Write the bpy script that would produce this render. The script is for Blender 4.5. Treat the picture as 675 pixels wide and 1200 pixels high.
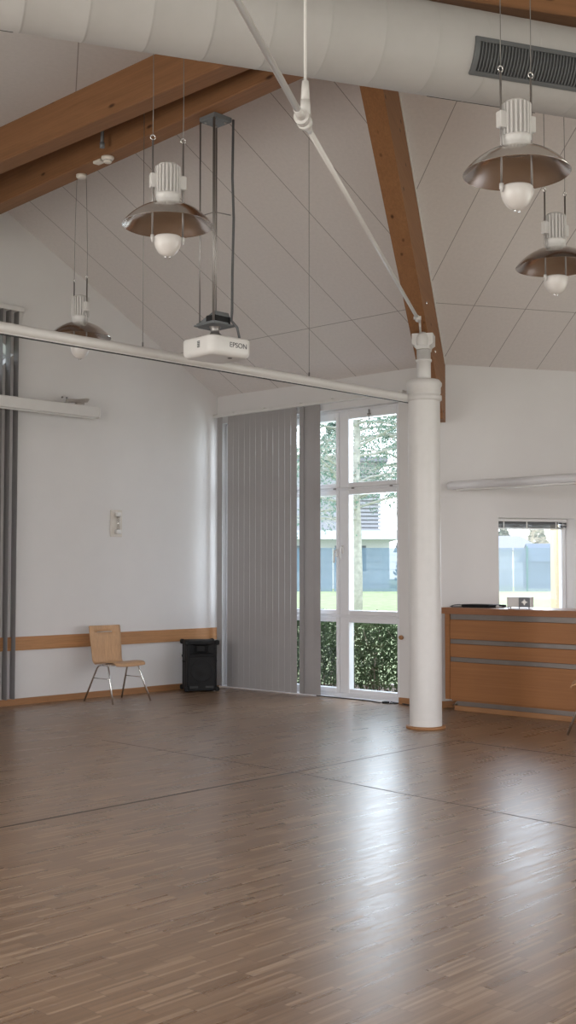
import bpy, math, random
from mathutils import Vector, Matrix

# ------------------------------------------------------------------ start
for o in list(bpy.data.objects):
    bpy.data.objects.remove(o)
SC = bpy.context.scene
COL = SC.collection
R = math.radians
random.seed(7)

# ------------------------------------------------------------------ camera
cam_data = bpy.data.cameras.new('camera')
cam_data.sensor_fit = 'VERTICAL'
cam_data.sensor_height = 36.0
cam_data.lens = 36.0 * 1370.0 / 1200.0
cam_data.clip_end = 400
cam = bpy.data.objects.new('camera', cam_data)
COL.objects.link(cam)
cam.location = (0, 0, 1.45)
cam.rotation_euler = (R(90) + math.atan(69.0 / 1370.0), 0, 0)
SC.camera = cam

# ------------------------------------------------------------------ world (bright overcast sky)
W = bpy.data.worlds.new('overcast_sky')
SC.world = W
W.use_nodes = True
nt = W.node_tree
nt.nodes.clear()
wo = nt.nodes.new('ShaderNodeOutputWorld')
bg = nt.nodes.new('ShaderNodeBackground')
tc = nt.nodes.new('ShaderNodeTexCoord')
sx = nt.nodes.new('ShaderNodeSeparateXYZ')
rp = nt.nodes.new('ShaderNodeValToRGB')
rp.color_ramp.elements[0].position = 0.0
rp.color_ramp.elements[0].color = (0.92, 0.96, 1.0, 1)
rp.color_ramp.elements[1].position = 0.7
rp.color_ramp.elements[1].color = (0.70, 0.82, 1.0, 1)
nt.links.new(tc.outputs['Generated'], sx.inputs[0])
nt.links.new(sx.outputs['Z'], rp.inputs[0])
nt.links.new(rp.outputs[0], bg.inputs['Color'])
bg.inputs['Strength'].default_value = 3.7
nt.links.new(bg.outputs[0], wo.inputs[0])

# ------------------------------------------------------------------ colour management
SC.view_settings.view_transform = 'Standard'
SC.view_settings.look = 'None'
SC.view_settings.exposure = -0.10
SC.view_settings.gamma = 1.0
SC.view_settings.use_curve_mapping = False

# ------------------------------------------------------------------ area lights added outside the wall openings to brighten the room
def fill_light(name, loc, target, w, h, power, col):
    l = bpy.data.lights.new(name, 'AREA')
    l.shape = 'RECTANGLE'
    l.size, l.size_y = w, h
    l.energy = power
    l.color = col
    o = bpy.data.objects.new(name, l)
    COL.objects.link(o)
    o.location = loc
    d = Vector(target) - Vector(loc)
    o.rotation_euler = d.to_track_quat('-Z', 'Y').to_euler()
    return o

WARM = (1.0, 0.94, 0.91)
fill_light('rear_opening_fill', (1.0, -3.35, 1.9), (1.0, 5, 2.6), 9.0, 3.0, 300, WARM)
fill_light('right_opening_fill', (7.85, 5.0, 1.9), (0, 5.6, 2.3), 8.0, 2.8, 200, WARM)
fill_light('left_opening_fill', (-6.2, 3.0, 1.9), (0, 4.6, 2.5), 7.0, 2.8, 360, WARM)
fill_light('tall_window_fill', (2.15, 14.45, 2.2), (-1.0, 9.0, 0.9), 2.8, 2.8, 190, (0.78, 0.88, 1.0))  # added cool fill outside the tall window, on top of the sky

# ------------------------------------------------------------------ mesh builder
class MB:
    def __init__(s):
        s.v = []; s.f = []; s.sm = []
    def add(s, vs, fs, smooth=False, M=None):
        n = len(s.v)
        for p in vs:
            p = Vector(p)
            if M is not None: p = M @ p
            s.v.append(p[:])
        for f in fs:
            s.f.append([i + n for i in f]); s.sm.append(smooth)
        return s
    def box(s, a, b, M=None):
        x0, y0, z0 = a; x1, y1, z1 = b
        vs = [(x0,y0,z0),(x1,y0,z0),(x1,y1,z0),(x0,y1,z0),(x0,y0,z1),(x1,y0,z1),(x1,y1,z1),(x0,y1,z1)]
        fs = [(0,3,2,1),(4,5,6,7),(0,1,5,4),(1,2,6,5),(2,3,7,6),(3,0,4,7)]
        return s.add(vs, fs, False, M)
    def bbox(s, a, b, c=0.01, M=None):
        """box with chamfered edges"""
        x0, y0, z0 = a; x1, y1, z1 = b
        c = min(c, (x1-x0)*.49, (y1-y0)*.49, (z1-z0)*.49)
        pts = {}
        vs = []
        for ix in (0,1):
            for iy in (0,1):
                for iz in (0,1):
                    X = (x0, x1)[ix]; Y = (y0, y1)[iy]; Z = (z0, z1)[iz]
                    dx = c*(1-2*ix); dy = c*(1-2*iy); dz = c*(1-2*iz)
                    pts[ix,iy,iz,'x'] = len(vs); vs.append((X, Y+dy, Z+dz))
                    pts[ix,iy,iz,'y'] = len(vs); vs.append((X+dx, Y, Z+dz))
                    pts[ix,iy,iz,'z'] = len(vs); vs.append((X+dx, Y+dy, Z))
        P = pts; fs = []
        for i in (0,1):
            q = [P[i,0,0,'x'],P[i,1,0,'x'],P[i,1,1,'x'],P[i,0,1,'x']]; fs.append(q if i else q[::-1])
            q = [P[0,i,0,'y'],P[0,i,1,'y'],P[1,i,1,'y'],P[1,i,0,'y']]; fs.append(q if i else q[::-1])
            q = [P[0,0,i,'z'],P[1,0,i,'z'],P[1,1,i,'z'],P[0,1,i,'z']]; fs.append(q if i else q[::-1])
        for i in (0,1):
            for j in (0,1):
                fs.append([P[i,j,0,'x'],P[i,j,1,'x'],P[i,j,1,'y'],P[i,j,0,'y']])
                fs.append([P[i,0,j,'x'],P[i,1,j,'x'],P[i,1,j,'z'],P[i,0,j,'z']])
                fs.append([P[0,i,j,'y'],P[1,i,j,'y'],P[1,i,j,'z'],P[0,i,j,'z']])
                for k in (0,1):
                    fs.append([P[i,j,k,'x'],P[i,j,k,'y'],P[i,j,k,'z']])
        return s.add(vs, fs, False, M)
    def tube(s, pts, r, n=12, cap=True, M=None, smooth=True):
        pts = [Vector(p) for p in pts]
        rs = r if isinstance(r, (list, tuple)) else [r]*len(pts)
        vs = []; fs = []
        up = None
        for i, p in enumerate(pts):
            if i == 0: t = pts[1]-p
            elif i == len(pts)-1: t = p-pts[i-1]
            else: t = (pts[i+1]-p).normalized() + (p-pts[i-1]).normalized()
            if t.length < 1e-9: t = Vector((0,0,1))
            t.normalize()
            if up is None:
                a = Vector((0,0,1)) if abs(t.z) < .9 else Vector((1,0,0))
                up = t.cross(a).normalized()
            else:
                up = (up - t*up.dot(t)).normalized()
            w = t.cross(up)
            for k in range(n):
                an = 2*math.pi*k/n
                vs.append(p + (up*math.cos(an) + w*math.sin(an))*rs[i])
        for i in range(len(pts)-1):
            for k in range(n):
                a = i*n+k; b = i*n+(k+1) % n
                fs.append((a, b, b+n, a+n))
        s.add(vs, fs, smooth, M)
        if cap:
            m = len(s.v)-len(vs)
            s.f.append([m+k for k in range(n)][::-1]); s.sm.append(False)
            e = m+(len(pts)-1)*n
            s.f.append([e+k for k in range(n)]); s.sm.append(False)
        return s
    def lathe(s, prof, n=40, M=None, smooth=True, closed=False):
        """prof: list of (radius, z)"""
        vs = []; fs = []
        for (r, z) in prof:
            for k in range(n):
                a = 2*math.pi*k/n
                vs.append((r*math.cos(a), r*math.sin(a), z))
        m = len(prof)
        for i in range(m if closed else m-1):
            j = (i+1) % m
            for k in range(n):
                a = i*n+k; b = i*n+(k+1) % n; c = j*n+(k+1) % n; d = j*n+k
                fs.append((a, b, c, d))
        return s.add(vs, fs, smooth, M)
    def prism(s, poly, z0, z1, M=None):
        n = len(poly)
        vs = [(x, y, z0) for x, y in poly] + [(x, y, z1) for x, y in poly]
        fs = [list(range(n))[::-1], [n+i for i in range(n)]]
        for i in range(n):
            j = (i+1) % n
            fs.append((i, j, n+j, n+i))
        return s.add(vs, fs, False, M)
    def build(s, name, mat, parent=None, loc=None, rot=None, mats=None):
        me = bpy.data.meshes.new(name)
        me.from_pydata(s.v, [], s.f)
        me.polygons.foreach_set('use_smooth', s.sm)
        me.materials.append(mat)
        me.update()
        o = bpy.data.objects.new(name, me)
        COL.objects.link(o)
        if parent is not None: o.parent = parent
        if loc is not None: o.location = loc
        if rot is not None: o.rotation_euler = rot
        return o

def empty(name, label, cat, loc=(0,0,0), rz=0.0, group=None):
    o = bpy.data.objects.new(name, None)
    o.empty_display_size = 0.1
    COL.objects.link(o)
    o.location = loc
    o.rotation_euler = (0, 0, rz)
    tag(o, label, cat, group)
    return o
def tag(o, label, cat, group=None, kind=None):
    o['label'] = label; o['category'] = cat
    if group: o['group'] = group
    if kind: o['kind'] = kind
    return o
def structure(o):
    o['kind'] = 'structure'
    return o
def copy_tree(o, parent=None):
    c = o.copy(); COL.objects.link(c)
    c.parent = parent
    for ch in [x for x in list(COL.objects) if x.parent == o]:
        copy_tree(ch, c)
    return c

# ------------------------------------------------------------------ materials
def new_mat(name):
    m = bpy.data.materials.new(name)
    m.use_nodes = True
    t = m.node_tree
    b = t.nodes['Principled BSDF']
    return m, t, b
def coords(t, scale=(1,1,1), rot=(0,0,0), kind='Object'):
    tc = t.nodes.new('ShaderNodeTexCoord'); mp = t.nodes.new('ShaderNodeMapping')
    mp.inputs['Scale'].default_value = scale; mp.inputs['Rotation'].default_value = rot
    t.links.new(tc.outputs[kind], mp.inputs['Vector'])
    return mp.outputs['Vector']
def noise(t, vec, scale, detail=4, rough=.55, dist=0):
    n = t.nodes.new('ShaderNodeTexNoise')
    n.inputs['Scale'].default_value = scale; n.inputs['Detail'].default_value = detail
    n.inputs['Roughness'].default_value = rough; n.inputs['Distortion'].default_value = dist
    t.links.new(vec, n.inputs['Vector'])
    return n.outputs['Fac']
def ramp(t, fac, stops):
    r = t.nodes.new('ShaderNodeValToRGB')
    e = r.color_ramp.elements
    while len(e) < len(stops): e.new(.5)
    for i, (p, c) in enumerate(stops):
        e[i].position = p; e[i].color = (*c, 1)
    t.links.new(fac, r.inputs[0])
    return r.outputs[0]
def bump(t, b, h, strength=.2, dist=.01):
    n = t.nodes.new('ShaderNodeBump')
    n.inputs['Strength'].default_value = strength; n.inputs['Distance'].default_value = dist
    t.links.new(h, n.inputs['Height']); t.links.new(n.outputs[0], b.inputs['Normal'])
def sc(c, k): return tuple(min(1, x*k) for x in c)

def plain(name, col, rough=.5, metal=0.0, var=.05, nscale=12, bmp=0.0, spec=.5):
    m, t, b = new_mat(name)
    v = coords(t)
    f = noise(t, v, nscale, 5)
    c = ramp(t, f, [(.3, sc(col, 1-var)), (.7, sc(col, 1+var))])
    t.links.new(c, b.inputs['Base Color'])
    b.inputs['Roughness'].default_value = rough
    b.inputs['Metallic'].default_value = metal
    b.inputs['Specular IOR Level'].default_value = spec
    if bmp: bump(t, b, noise(t, v, nscale*12, 3), bmp, .004)
    return m

def wood(name, col, axis='x', rough=.5, contrast=.18, scale=1.0, knots=False, spec=.4):
    m, t, b = new_mat(name)
    s = {'x': (1.2, 14, 14), 'y': (14, 1.2, 14), 'z': (14, 14, 1.2)}[axis]
    v = coords(t, tuple(k*scale for k in s))
    f = noise(t, v, 2.2, 6, .6, 1.2)
    s2 = {'x': (.5, 60, 60), 'y': (60, .5, 60), 'z': (60, 60, .5)}[axis]
    f2 = noise(t, coords(t, s2), 1.5, 3)
    c1 = ramp(t, f, [(.25, sc(col, 1-contrast)), (.5, col), (.8, sc(col, 1+contrast))])
    c2 = ramp(t, f2, [(.3, (.88, .86, .84)), (.7, (1.06, 1.05, 1.04))])
    mx = t.nodes.new('ShaderNodeMix'); mx.data_type = 'RGBA'; mx.blend_type = 'MULTIPLY'
    mx.inputs[0].default_value = 1
    t.links.new(c1, mx.inputs[6]); t.links.new(c2, mx.inputs[7])
    out = mx.outputs[2]
    if knots:
        s3 = {'x': (2.2, 6, 6), 'y': (6, 2.2, 6), 'z': (6, 6, 2.2)}[axis]
        vo = t.nodes.new('ShaderNodeTexVoronoi'); vo.inputs['Scale'].default_value = 1.1
        t.links.new(coords(t, s3), vo.inputs['Vector'])
        k = ramp(t, vo.outputs['Distance'], [(.05, (.25, .2, .17)), (.12, (1, 1, 1))])
        m2 = t.nodes.new('ShaderNodeMix'); m2.data_type = 'RGBA'; m2.blend_type = 'MULTIPLY'
        m2.inputs[0].default_value = 1
        t.links.new(out, m2.inputs[6]); t.links.new(k, m2.inputs[7])
        out = m2.outputs[2]
    t.links.new(out, b.inputs['Base Color'])
    b.inputs['Roughness'].default_value = rough
    b.inputs['Specular IOR Level'].default_value = spec
    bump(t, b, f2, .06, .003)
    return m

def parquet(name):
    """industrial parquet: 22 mm strips, block ends lined up"""
    m, t, b = new_mat(name)
    v = coords(t, (1,1,1), (0, 0, 0))
    sp = t.nodes.new('ShaderNodeSeparateXYZ'); t.links.new(v, sp.inputs[0])
    def math_(op, a, bb=None):
        n = t.nodes.new('ShaderNodeMath'); n.operation = op
        if isinstance(a, (int, float)): n.inputs[0].default_value = a
        else: t.links.new(a, n.inputs[0])
        if bb is not None:
            if isinstance(bb, (int, float)): n.inputs[1].default_value = bb
            else: t.links.new(bb, n.inputs[1])
        return n.outputs[0]
    x = sp.outputs[0]; y = sp.outputs[1]
    blk_y = math_('FLOOR', math_('DIVIDE', y, 0.12))
    # every other strip band shifts by half a length
    sh = math_('MULTIPLY', math_('MODULO', math_('ABSOLUTE', blk_y), 2.0), 0.12)
    xs = math_('ADD', x, sh)
    cx = math_('FLOOR', math_('DIVIDE', xs, 0.24))
    cy = math_('FLOOR', math_('DIVIDE', y, 0.015))
    cb = t.nodes.new('ShaderNodeCombineXYZ')
    t.links.new(cx, cb.inputs[0]); t.links.new(cy, cb.inputs[1])
    wn = t.nodes.new('ShaderNodeTexWhiteNoise'); wn.noise_dimensions = '2D'
    t.links.new(cb.outputs[0], wn.inputs['Vector'])
    c1 = ramp(t, wn.outputs['Value'], [(0.0, (.175, .100, .054)), (.35, (.212, .126, .072)), (.75, (.250, .153, .090)), (1.0, (.35, .235, .150))])
    cb2 = t.nodes.new('ShaderNodeCombineXYZ')
    t.links.new(cx, cb2.inputs[0]); t.links.new(blk_y, cb2.inputs[1])
    wn2 = t.nodes.new('ShaderNodeTexWhiteNoise'); wn2.noise_dimensions = '2D'
    t.links.new(cb2.outputs[0], wn2.inputs['Vector'])
    c2 = ramp(t, wn2.outputs['Value'], [(0, (.93, .93, .93)), (1, (1.05, 1.05, 1.05))])
    mx = t.nodes.new('ShaderNodeMix'); mx.data_type = 'RGBA'; mx.blend_type = 'MULTIPLY'; mx.inputs[0].default_value = 1
    t.links.new(c1, mx.inputs[6]); t.links.new(c2, mx.inputs[7])
    g = noise(t, coords(t, (6, 160, 1)), 1.0, 3)
    c3 = ramp(t, g, [(.3, (.86, .86, .86)), (.7, (1.08, 1.08, 1.08))])
    m2 = t.nodes.new('ShaderNodeMix'); m2.data_type = 'RGBA'; m2.blend_type = 'MULTIPLY'; m2.inputs[0].default_value = 1
    t.links.new(mx.outputs[2], m2.inputs[6]); t.links.new(c3, m2.inputs[7])
    # thin dark joint at strip ends
    fx = math_('FRACT', math_('DIVIDE', xs, 0.24))
    j = math_('LESS_THAN', fx, 0.012)
    m3 = t.nodes.new('ShaderNodeMix'); m3.data_type = 'RGBA'; m3.blend_type = 'MIX'
    t.links.new(math_('MULTIPLY', j, .55), m3.inputs[0])
    t.links.new(m2.outputs[2], m3.inputs[6]); m3.inputs[7].default_value = (.09, .05, .03, 1)
    t.links.new(m3.outputs[2], b.inputs['Base Color'])
    rr = ramp(t, wn.outputs['Value'], [(0, (.27, .27, .27)), (1, (.33, .33, .33))])
    t.links.new(rr, b.inputs['Roughness'])
    b.inputs['Specular IOR Level'].default_value = .8
    return m

def ceiling_panels(name, col, s0, ds, y0, seam=.008):
    """white boards with dark joints in the object's own plane"""
    m, t, b = new_mat(name)
    v = coords(t)
    sp = t.nodes.new('ShaderNodeSeparateXYZ'); t.links.new(v, sp.inputs[0])
    def math_(op, a, bb=None):
        n = t.nodes.new('ShaderNodeMath'); n.operation = op
        if isinstance(a, (int, float)): n.inputs[0].default_value = a
        else: t.links.new(a, n.inputs[0])
        if bb is not None:
            if isinstance(bb, (int, float)): n.inputs[1].default_value = bb
            else: t.links.new(bb, n.inputs[1])
        return n.outputs[0]
    a = math_('DIVIDE', math_('SUBTRACT', sp.outputs[0], s0 - seam/2 - 50*ds), ds)
    j1 = math_('LESS_THAN', math_('FRACT', a), seam/ds)
    j2 = math_('LESS_THAN', math_('ABSOLUTE', math_('SUBTRACT', sp.outputs[1], y0)), seam/2)
    j = math_('MAXIMUM', j1, j2)
    f = noise(t, v, 30, 4)
    c = ramp(t, f, [(.3, sc(col, .97)), (.7, sc(col, 1.03))])
    mx = t.nodes.new('ShaderNodeMix'); mx.data_type = 'RGBA'
    t.links.new(math_('MULTIPLY', j, .62), mx.inputs[0]); t.links.new(c, mx.inputs[6]); mx.inputs[7].default_value = (.10, .075, .06, 1)
    t.links.new(mx.outputs[2], b.inputs['Base Color'])
    b.inputs['Roughness'].default_value = .8
    bump(t, b, noise(t, v, 160, 2), .12, .004)
    return m

def glass(name, gloss=.06, tint=(1,1,1)):
    m = bpy.data.materials.new(name); m.use_nodes = True
    t = m.node_tree; t.nodes.clear()
    o = t.nodes.new('ShaderNodeOutputMaterial'); mx = t.nodes.new('ShaderNodeMixShader')
    tr = t.nodes.new('ShaderNodeBsdfTransparent'); gl = t.nodes.new('ShaderNodeBsdfGlossy')
    tr.inputs[0].default_value = (*tint, 1); gl.inputs['Roughness'].default_value = .02
    mx.inputs[0].default_value = gloss
    t.links.new(tr.outputs[0], mx.inputs[1]); t.links.new(gl.outputs[0], mx.inputs[2]); t.links.new(mx.outputs[0], o.inputs[0])
    return m
def translucent(name, col, trans=.3, clear=0.0, var=.06, nscale=6):
    m = bpy.data.materials.new(name); m.use_nodes = True
    t = m.node_tree; t.nodes.clear()
    o = t.nodes.new('ShaderNodeOutputMaterial'); mx = t.nodes.new('ShaderNodeMixShader')
    d = t.nodes.new('ShaderNodeBsdfDiffuse'); tl = t.nodes.new('ShaderNodeBsdfTranslucent')
    v = coords(t)
    c = ramp(t, noise(t, v, nscale, 4), [(.3, sc(col, 1-var)), (.7, sc(col, 1+var))])
    t.links.new(c, d.inputs[0]); t.links.new(c, tl.inputs[0])
    mx.inputs[0].default_value = trans
    t.links.new(d.outputs[0], mx.inputs[1]); t.links.new(tl.outputs[0], mx.inputs[2])
    last = mx.outputs[0]
    if clear:
        m2 = t.nodes.new('ShaderNodeMixShader'); tr = t.nodes.new('ShaderNodeBsdfTransparent')
        m2.inputs[0].default_value = clear
        t.links.new(last, m2.inputs[1]); t.links.new(tr.outputs[0], m2.inputs[2]); last = m2.outputs[0]
    t.links.new(last, o.inputs[0])
    return m

M = {}
M['wall'] = plain('white_plaster', (.71, .69, .68), .85, var=.015, nscale=3, bmp=.12)
M['floor'] = parquet('oak_strip_parquet')
M['joint'] = plain('dark_floor_joint', (.05, .035, .025), .5)
M['ceil_a'] = ceiling_panels('white_ceiling_boards', (.73, .685, .665), 1.70, .62, .91)
M['ceil_b'] = ceiling_panels('white_ceiling_boards_right', (.73, .685, .665), .03, .575, .955)
M['ceil_f'] = ceiling_panels('white_ceiling_boards_flat_shaded', (.55, .52, .505), 0.0, .82, 99)  # same boards, colour darkened for shade to offset light bounced off the floor
M['beam_x'] = wood('glulam_beam', (.235, .113, .052), 'x', .6, .14, .5, True, .25)
M['beam_r'] = wood('glulam_valley_beam', (.285, .138, .062), 'x', .6, .12, .5, True, .25)
M['rail'] = wood('beech_rail', (.46, .235, .105), 'x', .45, .16, 1.0)
M['base'] = wood('beech_baseboard', (.36, .18, .08), 'x', .5, .14)
M['counter'] = wood('beech_veneer', (.33, .146, .056), 'x', .4, .07, .6)
M['worktop'] = wood('worktop_edge', (.30, .135, .065), 'x', .4, .08)
M['ply'] = wood('beech_plywood', (.56, .34, .185), 'z', .4, .10, .6)
M['plyseat'] = wood('beech_plywood_seat', (.56, .34, .185), 'y', .4, .10, .6)
M['white'] = plain('white_lacquer', (.70, .68, .66), .4, var=.02)
M['whitemetal'] = plain('white_painted_steel', (.68, .66, .64), .38, var=.02)
M['plastic'] = plain('white_plastic', (.72, .70, .68), .35, var=.02)
M['lampwhite'] = plain('white_lamp_housing', (.55, .53, .515), .4, var=.02)
M['globe'] = plain('opal_globe', (.62, .585, .56), .3, var=.01)
M['upvc'] = plain('white_window_frame', (.80, .80, .82), .35, var=.01)
M['alu'] = plain('brushed_aluminium', (.52, .49, .46), .3, 1.0, .06, 20)
M['shade'] = plain('spun_aluminium', (.66, .63, .605), .19, 1.0, .03, 6)
M['steel'] = plain('steel_rod', (.30, .28, .27), .4, .8)
M['cable_steel'] = plain('thin_steel_cable', (.20, .19, .18), .5, .5)
M['chrome'] = plain('chrome_tube', (.76, .75, .74), .24, 1.0, .02)
M['strip'] = plain('satin_metal_strip', (.30, .27, .25), .38, .85, .05)
M['duct'] = plain('white_duct', (.42, .405, .395), .6, var=.02, bmp=.05)
M['dark'] = plain('dark_grille', (.035, .036, .038), .55)
M['grey'] = plain('grey_vent_frame', (.11, .115, .12), .5, .2)
M['bracket'] = plain('grey_bracket', (.18, .19, .20), .5, .3)
M['black'] = plain('black_plastic', (.012, .012, .013), .6, var=.1, spec=.25)
M['blackgrille'] = plain('black_cloth', (.016, .016, .017), .9, var=.1, bmp=.3)
M['blind'] = translucent('grey_blind_fabric', (.42, .40, .395), .16, 0, .03, 3)
M['blind2'] = translucent('grey_blind_fabric_left', (.40, .385, .38), .42, 0, .03, 3)
M['blackcable'] = plain('black_cable', (.03, .03, .032), .5)
M['greycable'] = plain('grey_cable', (.10, .10, .105), .5)
M['glass'] = glass('window_glass', .05, (.97, .99, 1))
M['tubeglass'] = glass('clear_tube', .18, (.93, .92, .90))
M['ivory'] = plain('ivory_plastic', (.66, .61, .55), .4)
M['letter'] = plain('grey_lettering', (.10, .10, .105), .5)
M['leafg'] = translucent('hedge_leaves', (.075, .105, .05), .3, 0, .5, 5)
M['leafc'] = translucent('cedar_needles', (.20, .30, .24), .35, 0, .35, 2)
M['leafd'] = translucent('evergreen_foliage', (.11, .17, .13), .25, 0, .4, 1)
M['bark'] = plain('pale_bark', (.46, .45, .40), .9, var=.25, nscale=9)
M['twig'] = plain('brown_twig', (.20, .15, .11), .9, var=.2)
M['blossom'] = translucent('pale_twigs', (.62, .56, .46), .3, 0, .2, 4)
M['lawn'] = plain('lawn', (.36, .40, .22), .9, var=.2, nscale=3, bmp=.3, spec=.1)
M['fence'] = translucent('blue_grey_screen', (.17, .245, .32), .2, .22, .10, .8)
M['greenpost'] = plain('green_steel_post', (.06, .20, .18), .5)
M['house'] = plain('white_render', (.62, .63, .65), .9, var=.03)
M['housegrey'] = plain('grey_cladding', (.36, .36, .37), .8)
M['roof'] = plain('pale_roof', (.24, .24, .27), .8)
M['housedark'] = plain('dark_panes', (.12, .14, .16), .3)
M['cream'] = plain('cream_render', (.56, .44, .27), .9)
M['shed'] = plain('slate_shed', (.12, .16, .21), .8)
M['slatdark'] = plain('dark_grey_slat', (.075, .075, .08), .5)
M['tan'] = plain('tan_metal', (.30, .24, .18), .5, .3)
M['soil'] = plain('soil', (.16, .12, .09), .95, var=.3)

# ------------------------------------------------------------------ frames of the room
AZ = 43.6
def vec(a): return Vector((math.sin(R(a)), math.cos(R(a)), 0))
K1 = Vector((-0.901, 14.880, 0)); K2 = Vector((1.614, 12.485, 0))
dL, nL = vec(AZ), vec(AZ-90)
dS, nB = vec(AZ+90), vec(AZ)
dR, nR = vec(AZ+30), vec(AZ-60)
RZ_L, RZ_B, RZ_R = R(90-AZ), R(-AZ), R(60-AZ)
EZ, TP = 3.672, .54
PITCH = math.atan(TP)

# =================================================================== SETTING
b = MB(); b.prism([(-6.1, -3.4), (7.9, -3.4), (7.9, 14.6), (7.37, 14.18), (1.65, 12.55), (-0.85, 15.0), (-6.1, 10.0)], -.2, 0)
# the floor object is turned so that its local x runs along the strips
Mi = Matrix.Rotation(-R(90-AZ), 4, 'Z')
b.v = [(Mi @ Vector(p))[:] for p in b.v]
structure(b.build('floor', M['floor'], None, (0,0,0), (0,0,R(90-AZ))))

# left (gable) wall, local x towards the far corner; a turned square window high up
b = MB()
TOPW = 6.6
dx0, dz0, hd = -3.66, 3.80, .605
b.box((-7.3, 0, -.2), (dx0-hd, .3, TOPW))
b.box((dx0+hd, 0, -.2), (0.3, .3, TOPW))
for sg in (-1, 1):
    for up in (-1, 1):
        vs = []
        fr = [(dx0, dz0+up*hd), (dx0+sg*hd, dz0), (dx0+sg*hd, TOPW if up > 0 else -.2), (dx0, TOPW if up > 0 else -.2)]
        vs = [(x, 0, z) for x, z in fr] + [(x, .3, z) for x, z in fr]
        b.add(vs, [(0,1,2,3), (7,6,5,4), (0,4,5,1), (1,5,6,2), (2,6,7,3), (3,7,4,0)])
structure(b.build('wall_left', M['wall'], None, K1, (0,0,RZ_L)))
wf = MB()
for sg in (-1, 1):
    for up in (-1, 1):
        a = Vector((dx0, .16, dz0+up*(hd-.01))); c = Vector((dx0+sg*(hd-.01), .16, dz0))
        wf.tube([a, c], .035, 4, smooth=False)
w3 = structure(wf.build('window_3', M['upvc'], None, K1, (0,0,RZ_L)))
g = MB(); g.add([(dx0-hd, .17, dz0), (dx0, .17, dz0-hd), (dx0+hd, .17, dz0), (dx0, .17, dz0+hd)], [(0,1,2,3)])
g.build('pane', M['glass'], w3)

# back wall with the tall window
WS0, WS1, WZ = .05, 2.93, 3.325
b = MB()
b.box((-.0, 0, -.2), (WS0, .3, 3.75)); b.box((WS0, 0, WZ), (WS1, .3, 3.75))
b.box((WS1, 0, -.2), (3.474, .3, 3.75)); b.box((WS0, .0, -.2), (WS1, .3, 0.0))
structure(b.build('wall_back', M['wall'], None, K1, (0,0,RZ_B)))
# right wall with the small window niche
NS0, NS1, NZ0, NZ1 = .70, 1.60, .95, 2.028
NSI = 1.72
b = MB()
b.box((0, 0, -.2), (NS0, .3, 3.75)); b.box((NSI, 0, -.2), (6.2, .3, 3.75)); b.prism([(NSI, .0), (NSI, .3), (NS1, .3), (NS1, .14)], NZ0, NZ1)
b.box((NS0, 0, -.2), (NSI, .3, NZ0)); b.box((NS0, 0, NZ1), (NSI, .3, 3.75))
structure(b.build('wall_right', M['wall'], None, K2, (0,0,RZ_R)))
# walls out of the frame, with openings put in for the added area lights
def wall_with_openings(name, x0, x1, z1, ops, loc, rz):
    b = MB(); x = x0
    for (a, c, lo, hi) in ops:
        b.box((x, 0, -.2), (a, .3, z1)); b.box((a, 0, -.2), (c, .3, lo)); b.box((a, 0, hi), (c, .3, z1)); x = c
    b.box((x, 0, -.2), (x1, .3, z1))
    return structure(b.build(name, M['wall'], None, loc, (0,0,rz)))
wall_with_openings('wall_behind', -13.5, 0.3, 6.6, [(-11.8, -9.0, .3, 3.3), (-8.3, -5.5, .3, 3.3), (-4.8, -2.0, .3, 3.3)], (7.4, -3, 0), R(180)+0)
bpy.data.objects['wall_behind'].rotation_euler = (0, 0, 0)
bpy.data.objects['wall_behind'].location = (7.4, -3.3, 0)
wall_with_openings('wall_side', -.3, 17.6, 6.6, [(4.5, 7.7, .5, 3.3), (8.6, 11.8, .5, 3.3)], (7.7, -3, 0), R(90))
wall_with_openings('wall_opening_side', -.3, 13.0, 6.6, [(2.8, 5.8, .5, 3.3), (6.4, 9.2, .5, 3.3)], (-5.75, -3, 0), R(90))

# sloping ceilings
UP = 4.75/math.cos(PITCH)
def slope(name, poly, mat, loc, rz):
    """poly in the plane (x along the eave, y up the slope); leans back over the room"""
    b = MB()
    n = len(poly)
    vs = [(x, y, 0) for x, y in poly] + [(x, y, .12) for x, y in poly]
    fs = [list(range(n)), [n+i for i in range(n)][::-1]] + [(i, n+i, n+(i+1) % n, (i+1) % n) for i in range(n)]
    b.add(vs, fs)
    o = b.build(name, mat)
    o.matrix_world = Matrix.Translation(loc) @ Matrix.Rotation(rz, 4, 'Z') @ Matrix.Rotation(-PITCH, 4, 'X') @ Matrix.Scale(1, 4)
    return structure(o)
LB = 3.473
cosp = math.cos(PITCH)
tanv = math.tan(R(30))*cosp        # valley drift per metre of slope length
# plane A: local x = -dS so that y points up the slope into the room
def slopeA():
    b = MB()
    poly = [(-LB, 0), (.4, 0), (.4, UP), (-(LB - 0) + 0, UP)]
    poly = [(0 - .4, 0), (LB, 0), (LB + UP*tanv, UP), (-.4, UP)]
    vs = []
    for (s, u) in poly: vs.append((s, u, 0))
    n = len(vs)
    vs2 = [(x, y, .12) for x, y, z in vs]
    b.add(vs + vs2, [list(range(n)), [n+i for i in range(n)][::-1]] + [(i, n+i, n+(i+1) % n, (i+1) % n) for i in range(n)])
    o = b.build('ceiling', M['ceil_a'])
    X = dS; Y = (-nB*cosp + Vector((0,0,1))*math.sin(PITCH)); Z = X.cross(Y)
    if Z.z < 0:
        me = o.data
        for v in me.vertices: v.co.z *= -1
        me.flip_normals()
    m = Matrix((X.to_4d(), Y.to_4d(), Z.to_4d(), (0,0,0,1))).transposed()
    m[3] = (0,0,0,1)
    for i in range(3): m[i][3] = (K1 + Vector((0,0,EZ)))[i]
    o.matrix_world = m
    return structure(o)
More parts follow.
